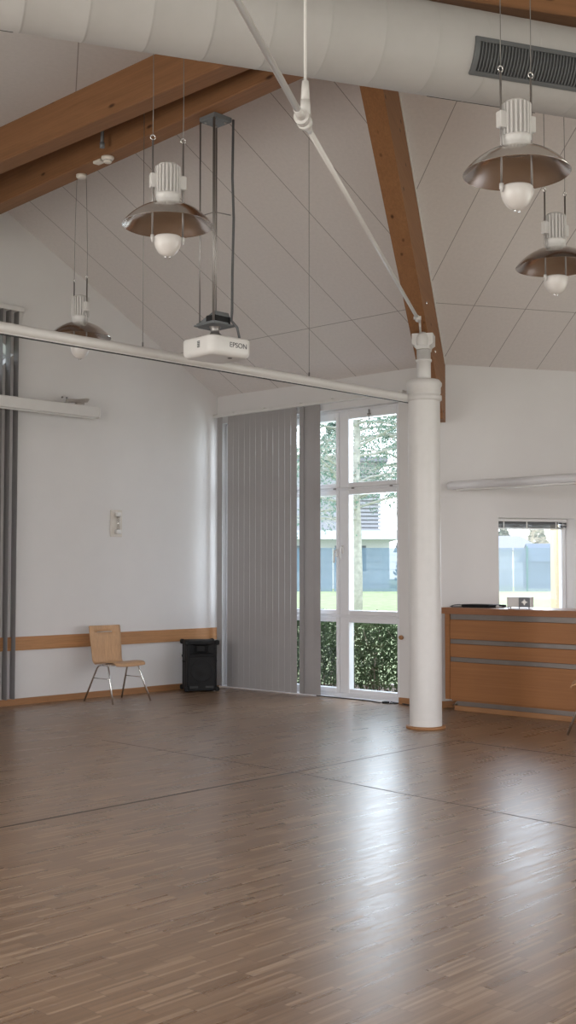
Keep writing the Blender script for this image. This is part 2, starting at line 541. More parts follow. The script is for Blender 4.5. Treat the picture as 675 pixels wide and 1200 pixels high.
def slopeB():
    b = MB()
    poly = [(0, 0), (6.3, 0), (6.3, UP), (-UP*tanv, UP)]
    vs = [(s, u, 0) for s, u in poly]; n = 4
    vs2 = [(x, y, .12) for x, y, z in vs]
    b.add(vs + vs2, [list(range(n)), [n+i for i in range(n)][::-1]] + [(i, n+i, n+(i+1) % n, (i+1) % n) for i in range(n)])
    o = b.build('ceiling', M['ceil_b'])
    X = dR; Y = (-nR*cosp + Vector((0,0,1))*math.sin(PITCH)); Z = X.cross(Y)
    if Z.z < 0:
        for v in o.data.vertices: v.co.z *= -1
        o.data.flip_normals()
    m = Matrix.Identity(4)
    for i in range(3):
        m[i][0] = X[i]; m[i][1] = Y[i]; m[i][2] = Z[i]; m[i][3] = (K2 + Vector((0,0,EZ)))[i]
    o.matrix_world = m
    return structure(o)
slopeA(); slopeB()
# flat ceiling over the near part of the hall
FZ = 5.04
Jn = Vector((.50, 7.12))
lowdir = Vector((2.904, -3.153)).normalized()
Pl = Jn - lowdir*7.2
Pr = Jn + Vector((dR.x, dR.y))*8
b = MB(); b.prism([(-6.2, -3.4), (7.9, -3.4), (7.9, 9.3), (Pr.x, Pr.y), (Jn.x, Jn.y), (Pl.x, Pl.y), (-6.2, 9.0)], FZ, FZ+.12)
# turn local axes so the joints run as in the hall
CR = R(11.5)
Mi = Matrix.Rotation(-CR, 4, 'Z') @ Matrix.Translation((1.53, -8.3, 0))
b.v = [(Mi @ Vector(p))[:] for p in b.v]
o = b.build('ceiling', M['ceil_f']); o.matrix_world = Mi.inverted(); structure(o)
b = MB()
for P, Q in ((Pl, Jn), (Jn, Pr)):
    d = (Q-P).normalized(); nn = Vector((-d.y, d.x))*.06
    b.prism([(P-nn)[:], (Q-nn)[:], (Q+nn)[:], (P+nn)[:]], FZ, 6.4)
structure(b.build('trim_1', M['wall']))
# valley trim (narrow pale strip along the big beam) and eave joint
b = MB()
b.box((0.0, .0, 0), (4.5, .03, .05))
# chair rail and baseboards
b = MB(); b.box((-5.2, -.025, .588), (-.02, -.002, .73)); b.box((-5.2, -.025, .73), (-.02, -.004, .735))
structure(b.build('trim_2', M['rail'], None, K1, (0,0,RZ_L)))
b = MB(); b.box((0.0, -.022, .588), (.045, -.002, .735))
structure(b.build('trim_3', M['rail'], None, K1, (0,0,RZ_B)))
b = MB(); b.box((-6.8, -.018, 0), (-.02, -.002, .07))
structure(b.build('baseboard_left', M['base'], None, K1, (0,0,RZ_L)))
b = MB(); b.box((0, -.018, 0), (.05, -.002, .07)); b.box((2.93, -.018, 0), (3.46, -.002, .07))
structure(b.build('baseboard_back', M['base'], None, K1, (0,0,RZ_B)))
b = MB(); b.box((0.02, -.018, 0), (6.0, -.002, .07))
structure(b.build('baseboard_right', M['base'], None, K2, (0,0,RZ_R)))
# dark joints of the removable floor strips
def floor_line(pts, w):
    b = MB()
    for P, Q in zip(pts, pts[1:]):
        P, Q = Vector(P), Vector(Q); d = (Q-P).normalized(); nn = Vector((-d.y, d.x))*w/2
        b.prism([(P-nn)[:], (Q-nn)[:], (Q+nn)[:], (P+nn)[:]], -.01, .0012)
    return b
bb = floor_line([(-4.2, 3.86), (-1.628, 6.689), (.046, 8.512)], .022)
structure(bb.build('trim_4', M['joint']))
structure(floor_line([(.046, 8.512), (1.43, 10.08)], .008).build('trim_5', M['joint']))
structure(floor_line([(-1.6, 10.12), (.046, 8.512), (1.628, 6.689), (4.0, 4.0)], .010).build('trim_6', M['joint']))
structure(floor_line([(1.43, 10.08), (2.25, 9.209), (4.2, 7.2)], .020).build('trim_7', M['joint']))

# ------------------------------------------------------------------ tall window
def frame_rect(b, x0, x1, z0, z1, w, y0, y1, wl=None, wr=None, wb=None, wt=None):
    wl = wl or w; wr = wr or w; wb = wb or w; wt = wt or w
    b.bbox((x0, y0, z0), (x0+wl, y1, z1), .006); b.bbox((x1-wr, y0, z0), (x1, y1, z1), .006)
    b.bbox((x0+wl, y0, z0), (x1-wr, y1, z0+wb), .006); b.bbox((x0+wl, y0, z1-wt), (x1-wr, y1, z1), .006)
b = MB()
frame_rect(b, WS0, WS1, 0, WZ, .05, .10, .20, wb=.045, wt=.03)
for x in (1.03, 1.978):
    b.bbox((x, .10, .045), (x+.022, .20, 3.295), .004)
for z in (2.385, .915):
    b.bbox((WS0+.05, .10, z), (WS1-.05, .20, z+.028), .004)
win = structure(b.build('window_1', M['upvc'], None, K1, (0,0,RZ_B)))
cols = [(WS0+.05, 1.03), (1.052, 1.978), (2.0, WS1-.05)]
rows = [(.045, .915), (.943, 2.385), (2.413, 3.295)]
for ci, (x0, x1) in enumerate(cols):
    for ri, (z0, z1) in enumerate(rows):
        s = MB()
        frame_rect(s, x0, x1, z0, z1, .055, .085, .175, wl=.13 if ci == 2 else .06, wr=.05 if ci == 2 else .045, wt=.09 if ri == 2 else .055)
        so = s.build('sash', M['upvc'], win)
        gl = MB()
        gl.add([(x0+.03, .14, z0+.03), (x1-.03, .14, z0+.03), (x1-.03, .14, z1-.03), (x0+.03, .14, z1-.03)], [(0,1,2,3)])
        gl.build('pane', M['glass'], so)
def handle(x, z, parent, mat):
    h = MB()
    h.bbox((x-.016, .062, z-.05), (x+.016, .085, z+.05), .008)
    h.tube([(x, .07, z+.02), (x, .03, z+.02)], .009, 10)
    h.tube([(x, .032, z+.03), (x, .03, z-.03), (x-.004, .034, z-.115)], .010, 10)
    return h.build('handle', mat, parent)
handle(2.045, 1.70, win, M['plastic']); handle(1.955, 1.66, win, M['plastic'])
h = MB(); h.tube([(2.45, .07, 3.16), (2.45, .07, 3.29)], .007, 8); h.bbox((2.43, .06, 3.225), (2.47, .086, 3.245), .004)
h.build('latch', M['steel'], win)
h = MB()
for x in (1.90, 2.18, 2.74): h.bbox((x, .072, 2.393), (x+.04, .086, 2.412), .004)
h.build('hinge', M['steel'], win)
# sill board outside
h = MB(); h.bbox((WS0+.01, .004, -.03), (WS1-.01, .10, .010), .003); h.build('threshold', M['upvc'], win)
h = MB(); h.box((WS0, .2, -.05), (WS1, .36, -.01)); h.build('window_sill', M['upvc'], win)

# ------------------------------------------------------------------ small window
b = MB(); frame_rect(b, NS0, NS1, NZ0, NZ1, .035, .15, .22)
w2 = structure(b.build('window_2', M['upvc'], None, K2, (0,0,RZ_R)))
g = MB(); g.add([(NS0+.04, .19, NZ0+.04), (NS1-.04, .19, NZ0+.04), (NS1-.04, .19, NZ1-.04), (NS0+.04, .19, NZ1-.04)], [(0,1,2,3)])
g.build('pane', M['glass'], w2)
s = MB(); frame_rect(s, NS0+.033, NS1-.033, NZ0+.033, NZ1-.033, .026, .14, .205); s.build('sash', M['upvc'], w2)
o = MB(); o.box((NS1+.07, .31, NZ0-.1), (NS1+.3, .62, NZ1+.1)); o.build('outer_jamb', M['cream'], w2)

# =================================================================== ROOF TIMBER
def beam(name, label, P, Q, w, h, mat, group=None, z=4.75):
    P = Vector((P[0], P[1], z)); Q = Vector((Q[0], Q[1], z))
    L = (Q-P).length
    e = empty(name, label, 'beam', P, math.atan2(Q.y-P.y, Q.x-P.x), group)
    b = MB(); b.bbox((0, -w/2, 0), (L, w/2, h), .006)
    b.build('timber', mat, e)
    return e
# centre lines of the two ridge timbers (bottom faces at 4.75 m)
cl = lambda p, d, t: (p[0]+d[0]*t, p[1]+d[1]*t)
lo_d = lowdir; lo_p = (-.885, 8.637)
up_d = (.7245, -.6893); up_p = (-.818, 7.975)
lo_beam = beam('roof_beam', 'lower of the two timber beams at top left, with projector mount under it', cl(lo_p, lo_d, -4.0), cl(lo_p, lo_d, 1.75), .165, .52, M['beam_x'])
up_beam = beam('roof_beam', 'upper of the two timber beams at top left, against the pale ceiling', cl(up_p, up_d, -4.4), cl(up_p, up_d, 1.75), .165, .30, M['beam_x'])
r_p = (1.54, 6.78)
wr = (dR.x, dR.y)
r_near = beam('roof_beam', 'timber beam just showing above the white air duct at top right', cl((r_p[0]-.0, r_p[1]+.085), wr, -.95), cl((r_p[0], r_p[1]+.085), wr, 6.2), .165, .30, M['beam_x'], z=4.76)
r_far = beam('roof_beam', 'timber beam behind the air duct carrying the smaller right lamp', cl((1.72, 7.50), wr, -1.0), cl((1.72, 7.50), wr, 6.0), .165, .45, M['beam_x'])
b = MB(); b.box((0, .0826, .262), (6.1, .098, .289)); b.build('edge_strip', M['white'], up_beam)
# valley beam over the column
dv = Vector((math.sin(R(13.6)), math.cos(R(13.6)), 0)); pv = Vector((dv.y, -dv.x, 0))
vb = empty('roof_beam', 'tall sloping timber beam rising from above the white column', 'beam', K2, math.atan2(-dv.y, -dv.x))
# local x = up the valley (towards the camera), y = left/right, z up
b = MB()
vt = .468; z0 = 2.96; L = 5.3
yc = -.005
prof = [(0.0, 3.04), (.30, 3.04), (.30, z0+.30*vt), (L, z0+L*vt), (L, EZ+L*vt+.02), (0.0, EZ+.02)]
n = len(prof)
vs = [(x, yc-.082, z) for x, z in prof] + [(x, yc+.082, z) for x, z in prof]
fs = [list(range(n)), [n+i for i in range(n)][::-1]] + [(i, n+i, n+(i+1) % n, (i+1) % n) for i in range(n)]
b.add(vs, fs); b.build('timber', M['beam_r'], vb)
b = MB()
b.add([(.05, .084, EZ-.035+.05*vt), (5.0, .084, EZ-.035+5*vt), (5.0, .084, EZ+.03+5*vt), (.05, .084, EZ+.03+.05*vt),
       (.05, .060, EZ-.035+.05*vt), (5.0, .060, EZ-.035+5*vt), (5.0, .060, EZ+.03+5*vt), (.05, .060, EZ+.03+.05*vt)],
      [(0,1,2,3), (7,6,5,4), (0,4,5,1), (1,5,6,2), (2,6,7,3), (3,7,4,0)])
for k in (-1,):
    pass
b.build('edge_strip', M['white'], vb)
for x in (1.05, 1.75):
    b = MB(); b.tube([(x, yc+.078, z0+x*vt+.16), (x, yc+.10, z0+x*vt+.16)], .012, 8); b.build('bolt', M['chrome'], vb)

# =================================================================== COLUMN
CX, CY = 1.275, 10.90
col = empty('support_column', 'round white column with a stepped cap standing on the parquet', 'column', (CX, CY, 0))
b = MB(); b.lathe([(.1495, .02), (.1495, 3.05)], 48); b.build('shaft', M['whitemetal'], col)
b = MB(); b.lathe([(0, .0), (.183, .0), (.183, .022), (.145, .024)], 48); b.build('base_ring', M['base'], col)
b = MB(); b.lathe([(.14, 3.035), (.150, 3.035), (.166, 3.045), (.166, 3.085), (.152, 3.09), (.152, 3.105), (.158, 3.11), (.158, 3.165), (.168, 3.18), (.168, 3.205), (.145, 3.235), (.06, 3.24), (0, 3.24)], 48)
b.build('capital', M['whitemetal'], col)
b = MB(); b.lathe([(.066, 3.235), (.066, 3.41), (.076, 3.412), (.076, 3.43), (.066, 3.432), (.066, 3.55), (0, 3.55)], 32); b.build('neck', M['whitemetal'], col)
# bearing plate with flared cheeks, turned with the beam
b = MB()
rzv = math.atan2(-dv.y, -dv.x)
pr = [(-.062, 3.52), (.062, 3.52), (.068, 3.55), (.098, 3.57), (.098, 3.665), (-.098, 3.665), (-.098, 3.57), (-.068, 3.55)]
n = len(pr)
vs = [(-.10, y, z) for y, z in pr] + [(.10, y, z) for y, z in pr]
b.add(vs, [list(range(n))[::-1], [n+i for i in range(n)]] + [(i, (i+1) % n, n+(i+1) % n, n+i) for i in range(n)])
Mr = Matrix.Rotation(rzv, 4, 'Z')
b.v = [(Mr @ Vector(p))[:] for p in b.v]
b.build('bearing_plate', M['whitemetal'], col)
b = MB(); b.lathe([(.055, 3.55), (.060, 3.60), (.05, 3.645), (.03, 3.672), (0, 3.68)], 24, M=Matrix.Translation((-.02, -.085, 0))); b.build('pin', M['whitemetal'], col)

# =================================================================== TIE ROD
N = Vector((.077, 5.90, 3.767)); E1 = Vector((1.235, 10.70, 3.715)); E0 = Vector((-1.95, -2.9, 3.86))
tr = empty('tie_rod', 'white steel tie rod slanting down to the white column, held by a thin rod', 'tie rod', N)
def rel(p): return Vector(p)-N
d1 = (E1-N).normalized(); d0 = (E0-N).normalized()
b = MB(); b.tube([rel(N+d1*.05), rel(N+d1*4.62)], .015, 14); b.build('rod', M['whitemetal'], tr)
b = MB(); b.tube([rel(N+d0*.05), rel(E0)], .0165, 14); b.build('rod', M['whitemetal'], tr)
b = MB()
b.tube([rel(N+d0*.14), rel(N+d0*.02)], [.020, .026], 16); b.tube([rel(N+d0*.045), rel(N+d0*.03)], .040, 18)
b.tube([rel(N+d1*.02), rel(N-d1*-.055)], .040, 18); b.tube([rel(N+d1*.055), rel(N+d1*.16)], [.026, .017], 16)
b.tube([(0, -.028, 0), (0, .028, 0)], .032, 18); b.build('node', M['whitemetal'], tr)
b = MB(); b.tube([(.012, 0, .02), (.012, 0, .10)], [.030, .024], 14); b.tube([(.012, 0, .10), (.012, 0, .20)], [.024, .018], 14); b.build('clevis', M['whitemetal'], tr)
b = MB(); b.tube([(.012, 0, .18), (.012, 0, FZ-3.767)], .0085, 10); b.build('hanger_rod', M['whitemetal'], tr)
b = MB()
q = N+d1*4.62
b.tube([rel(q-d1*.06), rel(q+d1*.05)], [.018, .030], 14); b.tube([rel(q+d1*.0)+Vector((-.032, 0, .0)), rel(q)+Vector((.032, 0, 0))], .016, 14)
b.tube([rel(q+d1*.05), rel(q+d1*.17)], [.024, .012], 12); b.tube([rel(q+d1*.17), rel(E1+Vector((0, .1, -.05)))], .010, 10)
b.build('fork_end', M['whitemetal'], tr)

# =================================================================== AIR DUCT
DC = Vector((.09, 6.30, 4.437)); DR = .250
RZ_D = R(20)
dt = empty('air_duct', 'large round white air duct crossing the ceiling at the top', 'air duct', DC, RZ_D)
b = MB()
n = 64
prof = []
x = -6.0
while x <= 6.6:
    prof += [(DR, x), (DR, x+.30), (DR+.0010, x+.302), (DR+.0010, x+.310), (DR, x+.312)]
    x += .32
Mx = Matrix.Rotation(R(90), 4, 'Y')
b.lathe(prof, n, M=Mx); b.build('tube', M['duct'], dt)
# grille on the underside, angles measured round the duct axis (local y = away, z = up)
vent = MB(); fr = MB(); sl = MB()
def dpt(s, a, r): return (s, r*math.cos(R(a)), r*math.sin(R(a)))
VS0, VS1, VA0, VA1 = .925, 1.66, -178, -132
def shell(b, s0, s1, a0, a1, r0, r1, na=10):
    vs = []; fs = []
    for i in range(na+1):
        a = a0+(a1-a0)*i/na
        vs += [dpt(s0, a, r0), dpt(s1, a, r0), dpt(s1, a, r1), dpt(s0, a, r1)]
    for i in range(na):
        k = i*4
        for j in range(4):
            fs.append((k+j, k+(j+1) % 4, k+4+(j+1) % 4, k+4+j))
    fs.append((0,1,2,3)); e = na*4; fs.append((e+3, e+2, e+1, e))
    b.add(vs, fs)
ai = 5.5
shell(fr, VS0, VS0+.03, VA0, VA1, DR-.005, DR+.014); shell(fr, VS1-.03, VS1, VA0, VA1, DR-.005, DR+.014)
shell(fr, VS0+.03, VS1-.03, VA0, VA0+ai, DR-.005, DR+.014, 3); shell(fr, VS0+.03, VS1-.03, VA1-ai, VA1, DR-.005, DR+.014, 3)
vg = fr.build('vent_grille', M['grey'], dt)
shell(vent, VS0+.03, VS1-.03, VA0+ai, VA1-ai, DR-.004, DR+.003); vent.build('backing', M['dark'], vg)
x = VS0+.045
while x < VS1-.035:
    shell(sl, x, x+.006, VA0+ai, VA1-ai, DR, DR+.010, 8); x += .021
sl.build('slats', M['grey'], vg)
for s0_, s1_ in ((-2.2, -1.56), (.80, 1.52)):
    b = MB(); shell(b, s0_, s1_, -68.5, -65.5, DR-.002, DR+.003, 2); b.build('seam', M['dark'], dt)

# =================================================================== PENDANT LAMPS
def make_lamp(label, loc, rz, ztop, canopy=False):
    """origin at the rim plane of the shade; local x runs across the two rods"""
    t = empty('pendant_lamp', label, 'lamp', loc, rz, 'industrial pendant lamps with aluminium shades')
    dome = MB()
    RO, HT = .256, .130
    SR = (RO*RO+HT*HT)/(2*HT)
    prof = []
    for i in range(17):
        u = i/16
        r = RO-(RO-.070)*u
        z = math.sqrt(SR*SR-r*r)-(SR-HT)
        prof.append((r, z))
    inner = [(r-.002 if r > .08 else r, z-.005) for r, z in prof]
    inner[0] = (RO-.0015, -.002)
    dome.lathe(prof, 64); dome.lathe(inner[::-1], 64); dome.lathe([inner[0], prof[0]], 64, smooth=False); dome.lathe([prof[-1], inner[-1]], 64, smooth=False)
    dome.build('shade', M['shade'], t)
    hs = MB()
    zt = prof[-1][1]
    hs.lathe([(.0, zt-.02), (.070, zt-.02), (.072, zt+.004), (.066, zt+.012), (.068, zt+.035), (.0715, zt+.04), (.0715, zt+.055), (.060, zt+.058), (.060, zt+.215), (.052, zt+.225), (0, zt+.225)], 40)
    for k in range(20):
        a = 2*math.pi*k/20
        Mk = Matrix.Rotation(a, 4, 'Z')
        hs.bbox((.055, -.0055, zt+.055), (.0725, .0055, zt+.212), .003, M=Mk)
    hs.build('housing', M['lampwhite'], t)
    gb = MB()
    gp = [(0, -.066), (.072, -.066), (.077, -.071), (.077, -.080)]
    for i in range(1, 13):
        a = math.pi/2*i/12
        gp.append((.077*math.cos(a), -.080-.100*math.sin(a)))
    gb.lathe(gp, 40); go = gb.build('globe', M['globe'], t)
    sc_ = MB()
    for sx in (-.012, .012): sc_.tube([(sx, 0, -.176), (sx, 0, -.186)], .006, 10)
    sc_.build('screw', M['chrome'], go)
    ZE = .50
    for sx in (-.088, .088):
        rd = MB(); rd.tube([(sx, 0, -.085), (sx, 0, ZE-.02)], .0055, 10); rd.build('rod', M['steel'], t)
        br = MB(); br.bbox((sx-.016 if sx < 0 else .058, -.020, zt+.085), (-.058 if sx < 0 else sx+.016, .020, zt+.165), .004); br.build('bracket', M['lampwhite'], t)
        cp = MB(); cp.lathe([(0, -.105), (.007, -.100), (.007, -.09), (.011, -.088), (.011, -.062), (0, -.06)], 14, M=Matrix.Translation((sx, 0, 0))); cp.build('rod_clip', M['lampwhite'], t)
        ey = MB()
        ey.tube([(sx+.014*math.cos(2*math.pi*k/12), 0, ZE-.006+.014*math.sin(2*math.pi*k/12)) for k in range(13)], .003, 6, cap=False)
        ey.build('eyelet', M['chrome'], t)
        cb = MB(); top = ztop-loc[2]
        cx = sx*.72 if canopy else sx
        pts = [(sx, 0, ZE+.006), (sx+.002, 0, ZE+.2), (sx*.9 if canopy else sx, 0, ZE+(top-ZE)*.6), (cx, 0, top)]
        cb.tube(pts, .0022, 6); cb.build('cable', M['cable_steel'], t)
    if canopy:
        cn = MB(); cn.lathe([(0, top-.03), (.035, top-.03), (.045, top-.02), (.045, top), (0, top)], 24); cn.build('canopy', M['ivory'], t)
    return t
make_lamp('pendant lamp with aluminium shade hanging left of the projector', (-.678, 6.50, 3.395), R(20), FZ)
make_lamp('largest aluminium pendant lamp, in front of the black duct grille at top right', (1.093, 5.50, 3.348), R(25), FZ)
make_lamp('aluminium pendant lamp at far left partly behind the white rail tube', (-1.722, 9.60, 3.380), R(-43.6), 4.75, True)
make_lamp('aluminium pendant lamp cut off at the right frame edge below another', (1.737, 7.50, 3.42), R(30), 4.75)

# =================================================================== PROJECTOR AND ITS MOUNT
PX, PY = -.528, 8.37
mt = empty('projector_mount', 'grey steel rod mount hanging from the timber beam above the projector', 'mount', (PX, PY, 0), R(-45))
b = MB(); b.bbox((-.085, -.085, 4.715), (.085, .085, 4.75), .004); mp = b.build('ceiling_plate', M['bracket'], mt)
for x in (-.05, .05):
    for y in (-.05, .05):
        b = MB(); b.tube([(x, y, 4.716), (x, y, 4.705)], .010, 8); b.build('plate_bolt', M['steel'], mp)
for (x, y) in ((-.078, -.078), (.078, -.078), (.066, -.078), (-.078, .078)):
    b = MB(); b.tube([(x, y, 4.72), (x, y, 3.22)], .006 if x != .066 else .005, 10); b.build('rod', M['steel'], mt)
b = MB(); b.tube([(-.078, -.078, 4.02), (.078, -.078, 4.02), (.10, .06, 4.02)], .004, 6); b.build('spreader', M['steel'], mt)
b = MB(); b.bbox((-.11, -.11, 3.21), (.11, .11, 3.222), .004); lp = b.build('lower_plate', M['bracket'], mt)
b = MB()
b.prism([(-.10, -.09), (.09, -.09), (.09, .05), (-.10, .05)], 3.222, 3.235)
Mt = Matrix.Translation((-.01, 0, 3.25)) @ Matrix.Rotation(R(-20), 4, 'Y')
b.bbox((-.11, -.07, -.01), (.10, .07, .03), .006, M=Mt)
b.build('cable_tray', M['bracket'], lp)
b = MB(); b.bbox((-.02, -.075, 3.224), (.085, .08, 3.285), .008); b.build('connector_box', M['black'], lp)
b = MB(); b.lathe([(.045, 3.212), (.032, 3.19), (.032, 3.165), (.05, 3.15), (.05, 3.135), (0, 3.135)], 20); b.build('swivel', M['steel'], mt)
b = MB(); b.tube([(.098, .085, 4.73), (.094, .082, 4.3), (.102, .088, 4.0), (.096, .082, 3.6), (.09, .085, 3.32), (.10, .07, 3.25), (.13, .10, 3.20), (.15, .105, 3.115)], .0095, 10); b.build('cable_loom', M['greycable'], mt)

RZP = R(41)
pj = empty('projector', 'white ceiling projector hanging under a grey rod mount', 'projector', (PX+.012, PY-.01, 2.985), RZP)
# local x = along lettered front, y = away from the lettered front
b = MB()
LX, LY = .190, .180
def rrect(lx, ly, r, n=6):
    out = []
    for cx, cy, a0 in ((lx-r, -ly+r, -90), (lx-r, ly-r, 0), (-lx+r, ly-r, 90), (-lx+r, -ly+r, 180)):
        for i in range(n+1):
            a = R(a0+90*i/n); out.append((cx+r*math.cos(a), cy+r*math.sin(a)))
    return out
rings = [(.80, -.012, .07), (.90, -.008, .07), (.975, .008, .07), (1.0, .024, .07), (1.0, .108, .07), (.985, .119, .07), (.94, .126, .07)]
vs = []; fs = []
for k, z, r in rings:
    for (x, y) in rrect(LX*k, LY*k, .055*k): vs.append((x, y, z))
nn = len(rrect(1, 1, .1)); 
for i in range(len(rings)-1):
    for j in range(nn):
        fs.append((i*nn+j, i*nn+(j+1) % nn, (i+1)*nn+(j+1) % nn, (i+1)*nn+j))
b.add(vs, fs, True); 
b.f.append(list(range(nn))[::-1]); b.sm.append(False)
b.f.append([(len(rings)-1)*nn+j for j in range(nn)]); b.sm.append(False)
body = b.build('body', M['plastic'], pj)
cu = bpy.data.curves.new('lettering', 'FONT'); cu.body = 'EPSON'; cu.size = .052; cu.extrude = .0008; cu.align_x = 'CENTER'; cu.align_y = 'CENTER'
tmp = bpy.data.objects.new('lettering_source', cu); COL.objects.link(tmp)
bpy.context.view_layer.update()
me = bpy.data.meshes.new_from_object(tmp.evaluated_get(bpy.context.evaluated_depsgraph_get()))
bpy.data.objects.remove(tmp)
me.materials.clear(); me.materials.append(M['letter'])
lt = bpy.data.objects.new('lettering', me); COL.objects.link(lt); lt.parent = body
lt.location = (.058, -LY-.0012, .066); lt.rotation_euler = (R(90), 0, 0); lt['label'] = 'grey maker lettering on the front'
b = MB()
for k in range(5): b.bbox((-LX-.003, -.055, .045+k*.010), (-LX+.003, -.025, .051+k*.010), .001)
b.build('vent', M['grey'], body)
b = MB(); b.lathe([(0, -.004), (.016, -.004), (.020, .004)], 20, M=Matrix.Translation((.045, -.10, -.010))); b.build('foot_recess', M['black'], body)
b = MB(); b.tube([(.05, LY-.005, .06), (.05, LY+.015, .06)], [.045, .040], 24); b.build('lens', M['black'], pj)
b = MB(); b.bbox((-.165, -.03, .124), (.0, .03, .134), .003); b.tube([(0, 0, .122), (0, 0, .146)], .035, 20); b.bbox((-.05, -.05, .122), (.05, .05, .132), .003); b.build('mount_arm', M['tan'], pj)

# =================================================================== CURTAIN RAIL TUBE
T1 = Vector((1.16, 10.93, 3.07)); RAx = RZ_L
tu = empty('ceiling_rail', 'long white rail tube with dark slot running from the column to upper left', 'rail', T1, RZ_L)
b = MB()
pr = []
for k in range(28):
    a = R(-70 + 320*k/27); pr.append((.037*math.cos(a), .037*math.sin(a)))
pr = [(.037*math.cos(R(a)), .037*math.sin(R(a))) for a in range(-75, 256, 10)]
pr = [(.013, -.044)] + pr + [(-.013, -.044)]
n = len(pr)
vs = [(-9.0, y, z) for y, z in pr] + [(0.02, y, z) for y, z in pr]
fs = [(i, n+i, n+(i+1) % n, (i+1) % n) for i in range(n)] + [list(range(n)), [n+i for i in range(n)][::-1]]
b.add(vs, fs, False); b.build('tube', M['whitemetal'], tu)
b = MB(); b.box((-9.0, -.008, -.050), (-.0, .008, -.043)); b.build('slot', M['dark'], tu)
for (q, zt) in (((.178, 9.904), 5.185), ((-1.078, 8.585), 5.04)):
    r_ = (Vector((q[0], q[1], 0))-Vector((T1.x, T1.y, 0))).length
    b = MB(); b.tube([(-r_, 0, .03), (-r_, 0, zt-3.07)], .0022, 6); b.tube([(-r_, 0, .03), (-r_, 0, .07)], .006, 8); b.build('suspension_wire', M['cable_steel'], tu)

# =================================================================== LEFT WALL ITEMS
def on_left(s, off=0, z=0):
    return K1 + dL*s - nL*off + Vector((0, 0, z))
ps = empty('projection_screen', 'white roller screen case mounted across the left wall', 'screen', on_left(-2.045, .125, 3.185), RZ_L)
b = MB(); b.bbox((-3.4, -.125, 0), (-.012, -.012, .128), .010); b.build('case', M['white'], ps)
b = MB(); b.bbox((-.014, -.128, -.002), (0.0, -.010, .130), .006); b.build('end_cap', M['plastic'], ps)
b = MB(); b.bbox((-3.4, -.085, -.012), (-.03, -.055, .001), .003); b.build('slot_rail', M['white'], ps)
b = MB(); b.add([(-.43, -.09, .14), (-.16, -.09, .165), (-.13, -.09, .205), (-.17, -.09, .21), (-.30, -.09, .19), (-.43, -.09, .18), (-.43, -.05, .14), (-.16, -.05, .165), (-.13, -.05, .205), (-.17, -.05, .21), (-.30, -.05, .19), (-.43, -.05, .18)],
      [(0,1,2,3,4,5), (11,10,9,8,7,6), (0,6,7,1), (1,7,8,2), (2,8,9,3), (3,9,10,4), (4,10,11,5), (5,11,6,0)])
b.bbox((-.30, -.09, .127), (-.2, -.04, .165), .003); b.bbox((-.42, -.06, .127), (-.38, .118, .150), .003)
b.build('wall_bracket', M['alu'], ps)
b = MB()
for x in (-.36, -.30):
    b = MB(); b.tube([(x, .119, .225), (x, .104, .225)], .010, 8); b.build('bracket_bolt', M['steel'], ps)
# blinds at the left edge
lb = empty('vertical_blind', 'grey vertical blind slats at the far left edge by the screen case', 'blind', on_left(-3.03, .02, 0), RZ_L)
b = MB(); b.bbox((-3.0, -.075, 4.275), (.055, -.015, 4.325), .004); b.build('head_rail', M['white'], lb)
x = -.02; k = 0
while x > -2.0:
    b = MB(); Mk = Matrix.Translation((x, -.040, 0)) @ Matrix.Rotation(R(86), 4, 'Z')
    zb = .075 if k < 3 else .075
    b.box((-.056, -.0008, zb), (.056, .0008, 4.272), M=Mk); b.build('slat', M['blind2'], lb)
    x -= .10; k += 1
# wall lamp
wl = empty('wall_lamp', 'small white plate with a glass tube on the left wall', 'wall lamp', on_left(-1.625, 0, 1.848), RZ_L)
b = MB(); b.bbox((-.085, -.018, 0), (.085, -.001, .315), .006); b.build('back_plate', M['ivory'], wl)
for z in (.035, .235):
    b = MB(); b.bbox((-.035, -.075, z), (.035, -.017, z+.05), .008); b.build('socket', M['plastic'], wl)
b = MB(); b.tube([(0, -.050, .08), (0, -.050, .24)], .020, 18); b.build('glass_tube', M['tubeglass'], wl)
for z in (.085, .228):
    b = MB(); b.tube([(0, -.050, z), (0, -.050, z+.007)], .021, 18); b.build('tube_collar', M['steel'], wl)
# smoke detector under the lower beam
sd = empty('smoke_detector', 'round ivory smoke detector under the lower timber beam', 'smoke detector', (-1.44, 9.18, 4.75), R(-45))
b = MB(); b.lathe([(0, 0), (.05, 0), (.052, -.012), (.045, -.022), (.034, -.026), (.034, -.038), (.026, -.048), (0, -.048)], 28); b.build('body', M['ivory'], sd)
b = MB(); b.lathe([(.0352, -.030), (.0352, -.034)], 28); b.build('slot_ring', M['dark'], sd)
b = MB(); b.bbox((-.16, -.03, -.022), (-.065, .03, -.0), .004); b.build('junction_plate', M['ivory'], sd)
cd = empty('conduit_pipe', 'short grey pipe between the two timber beams at top left', 'pipe', (-1.46, 9.03, 4.75), 0)
b = MB(); b.tube([(0, 0, .03), (0, 0, .285)], .014, 12); b.tube([(0, 0, .02), (0, 0, .06)], .02, 12); b.build('pipe', M['bracket'], cd)

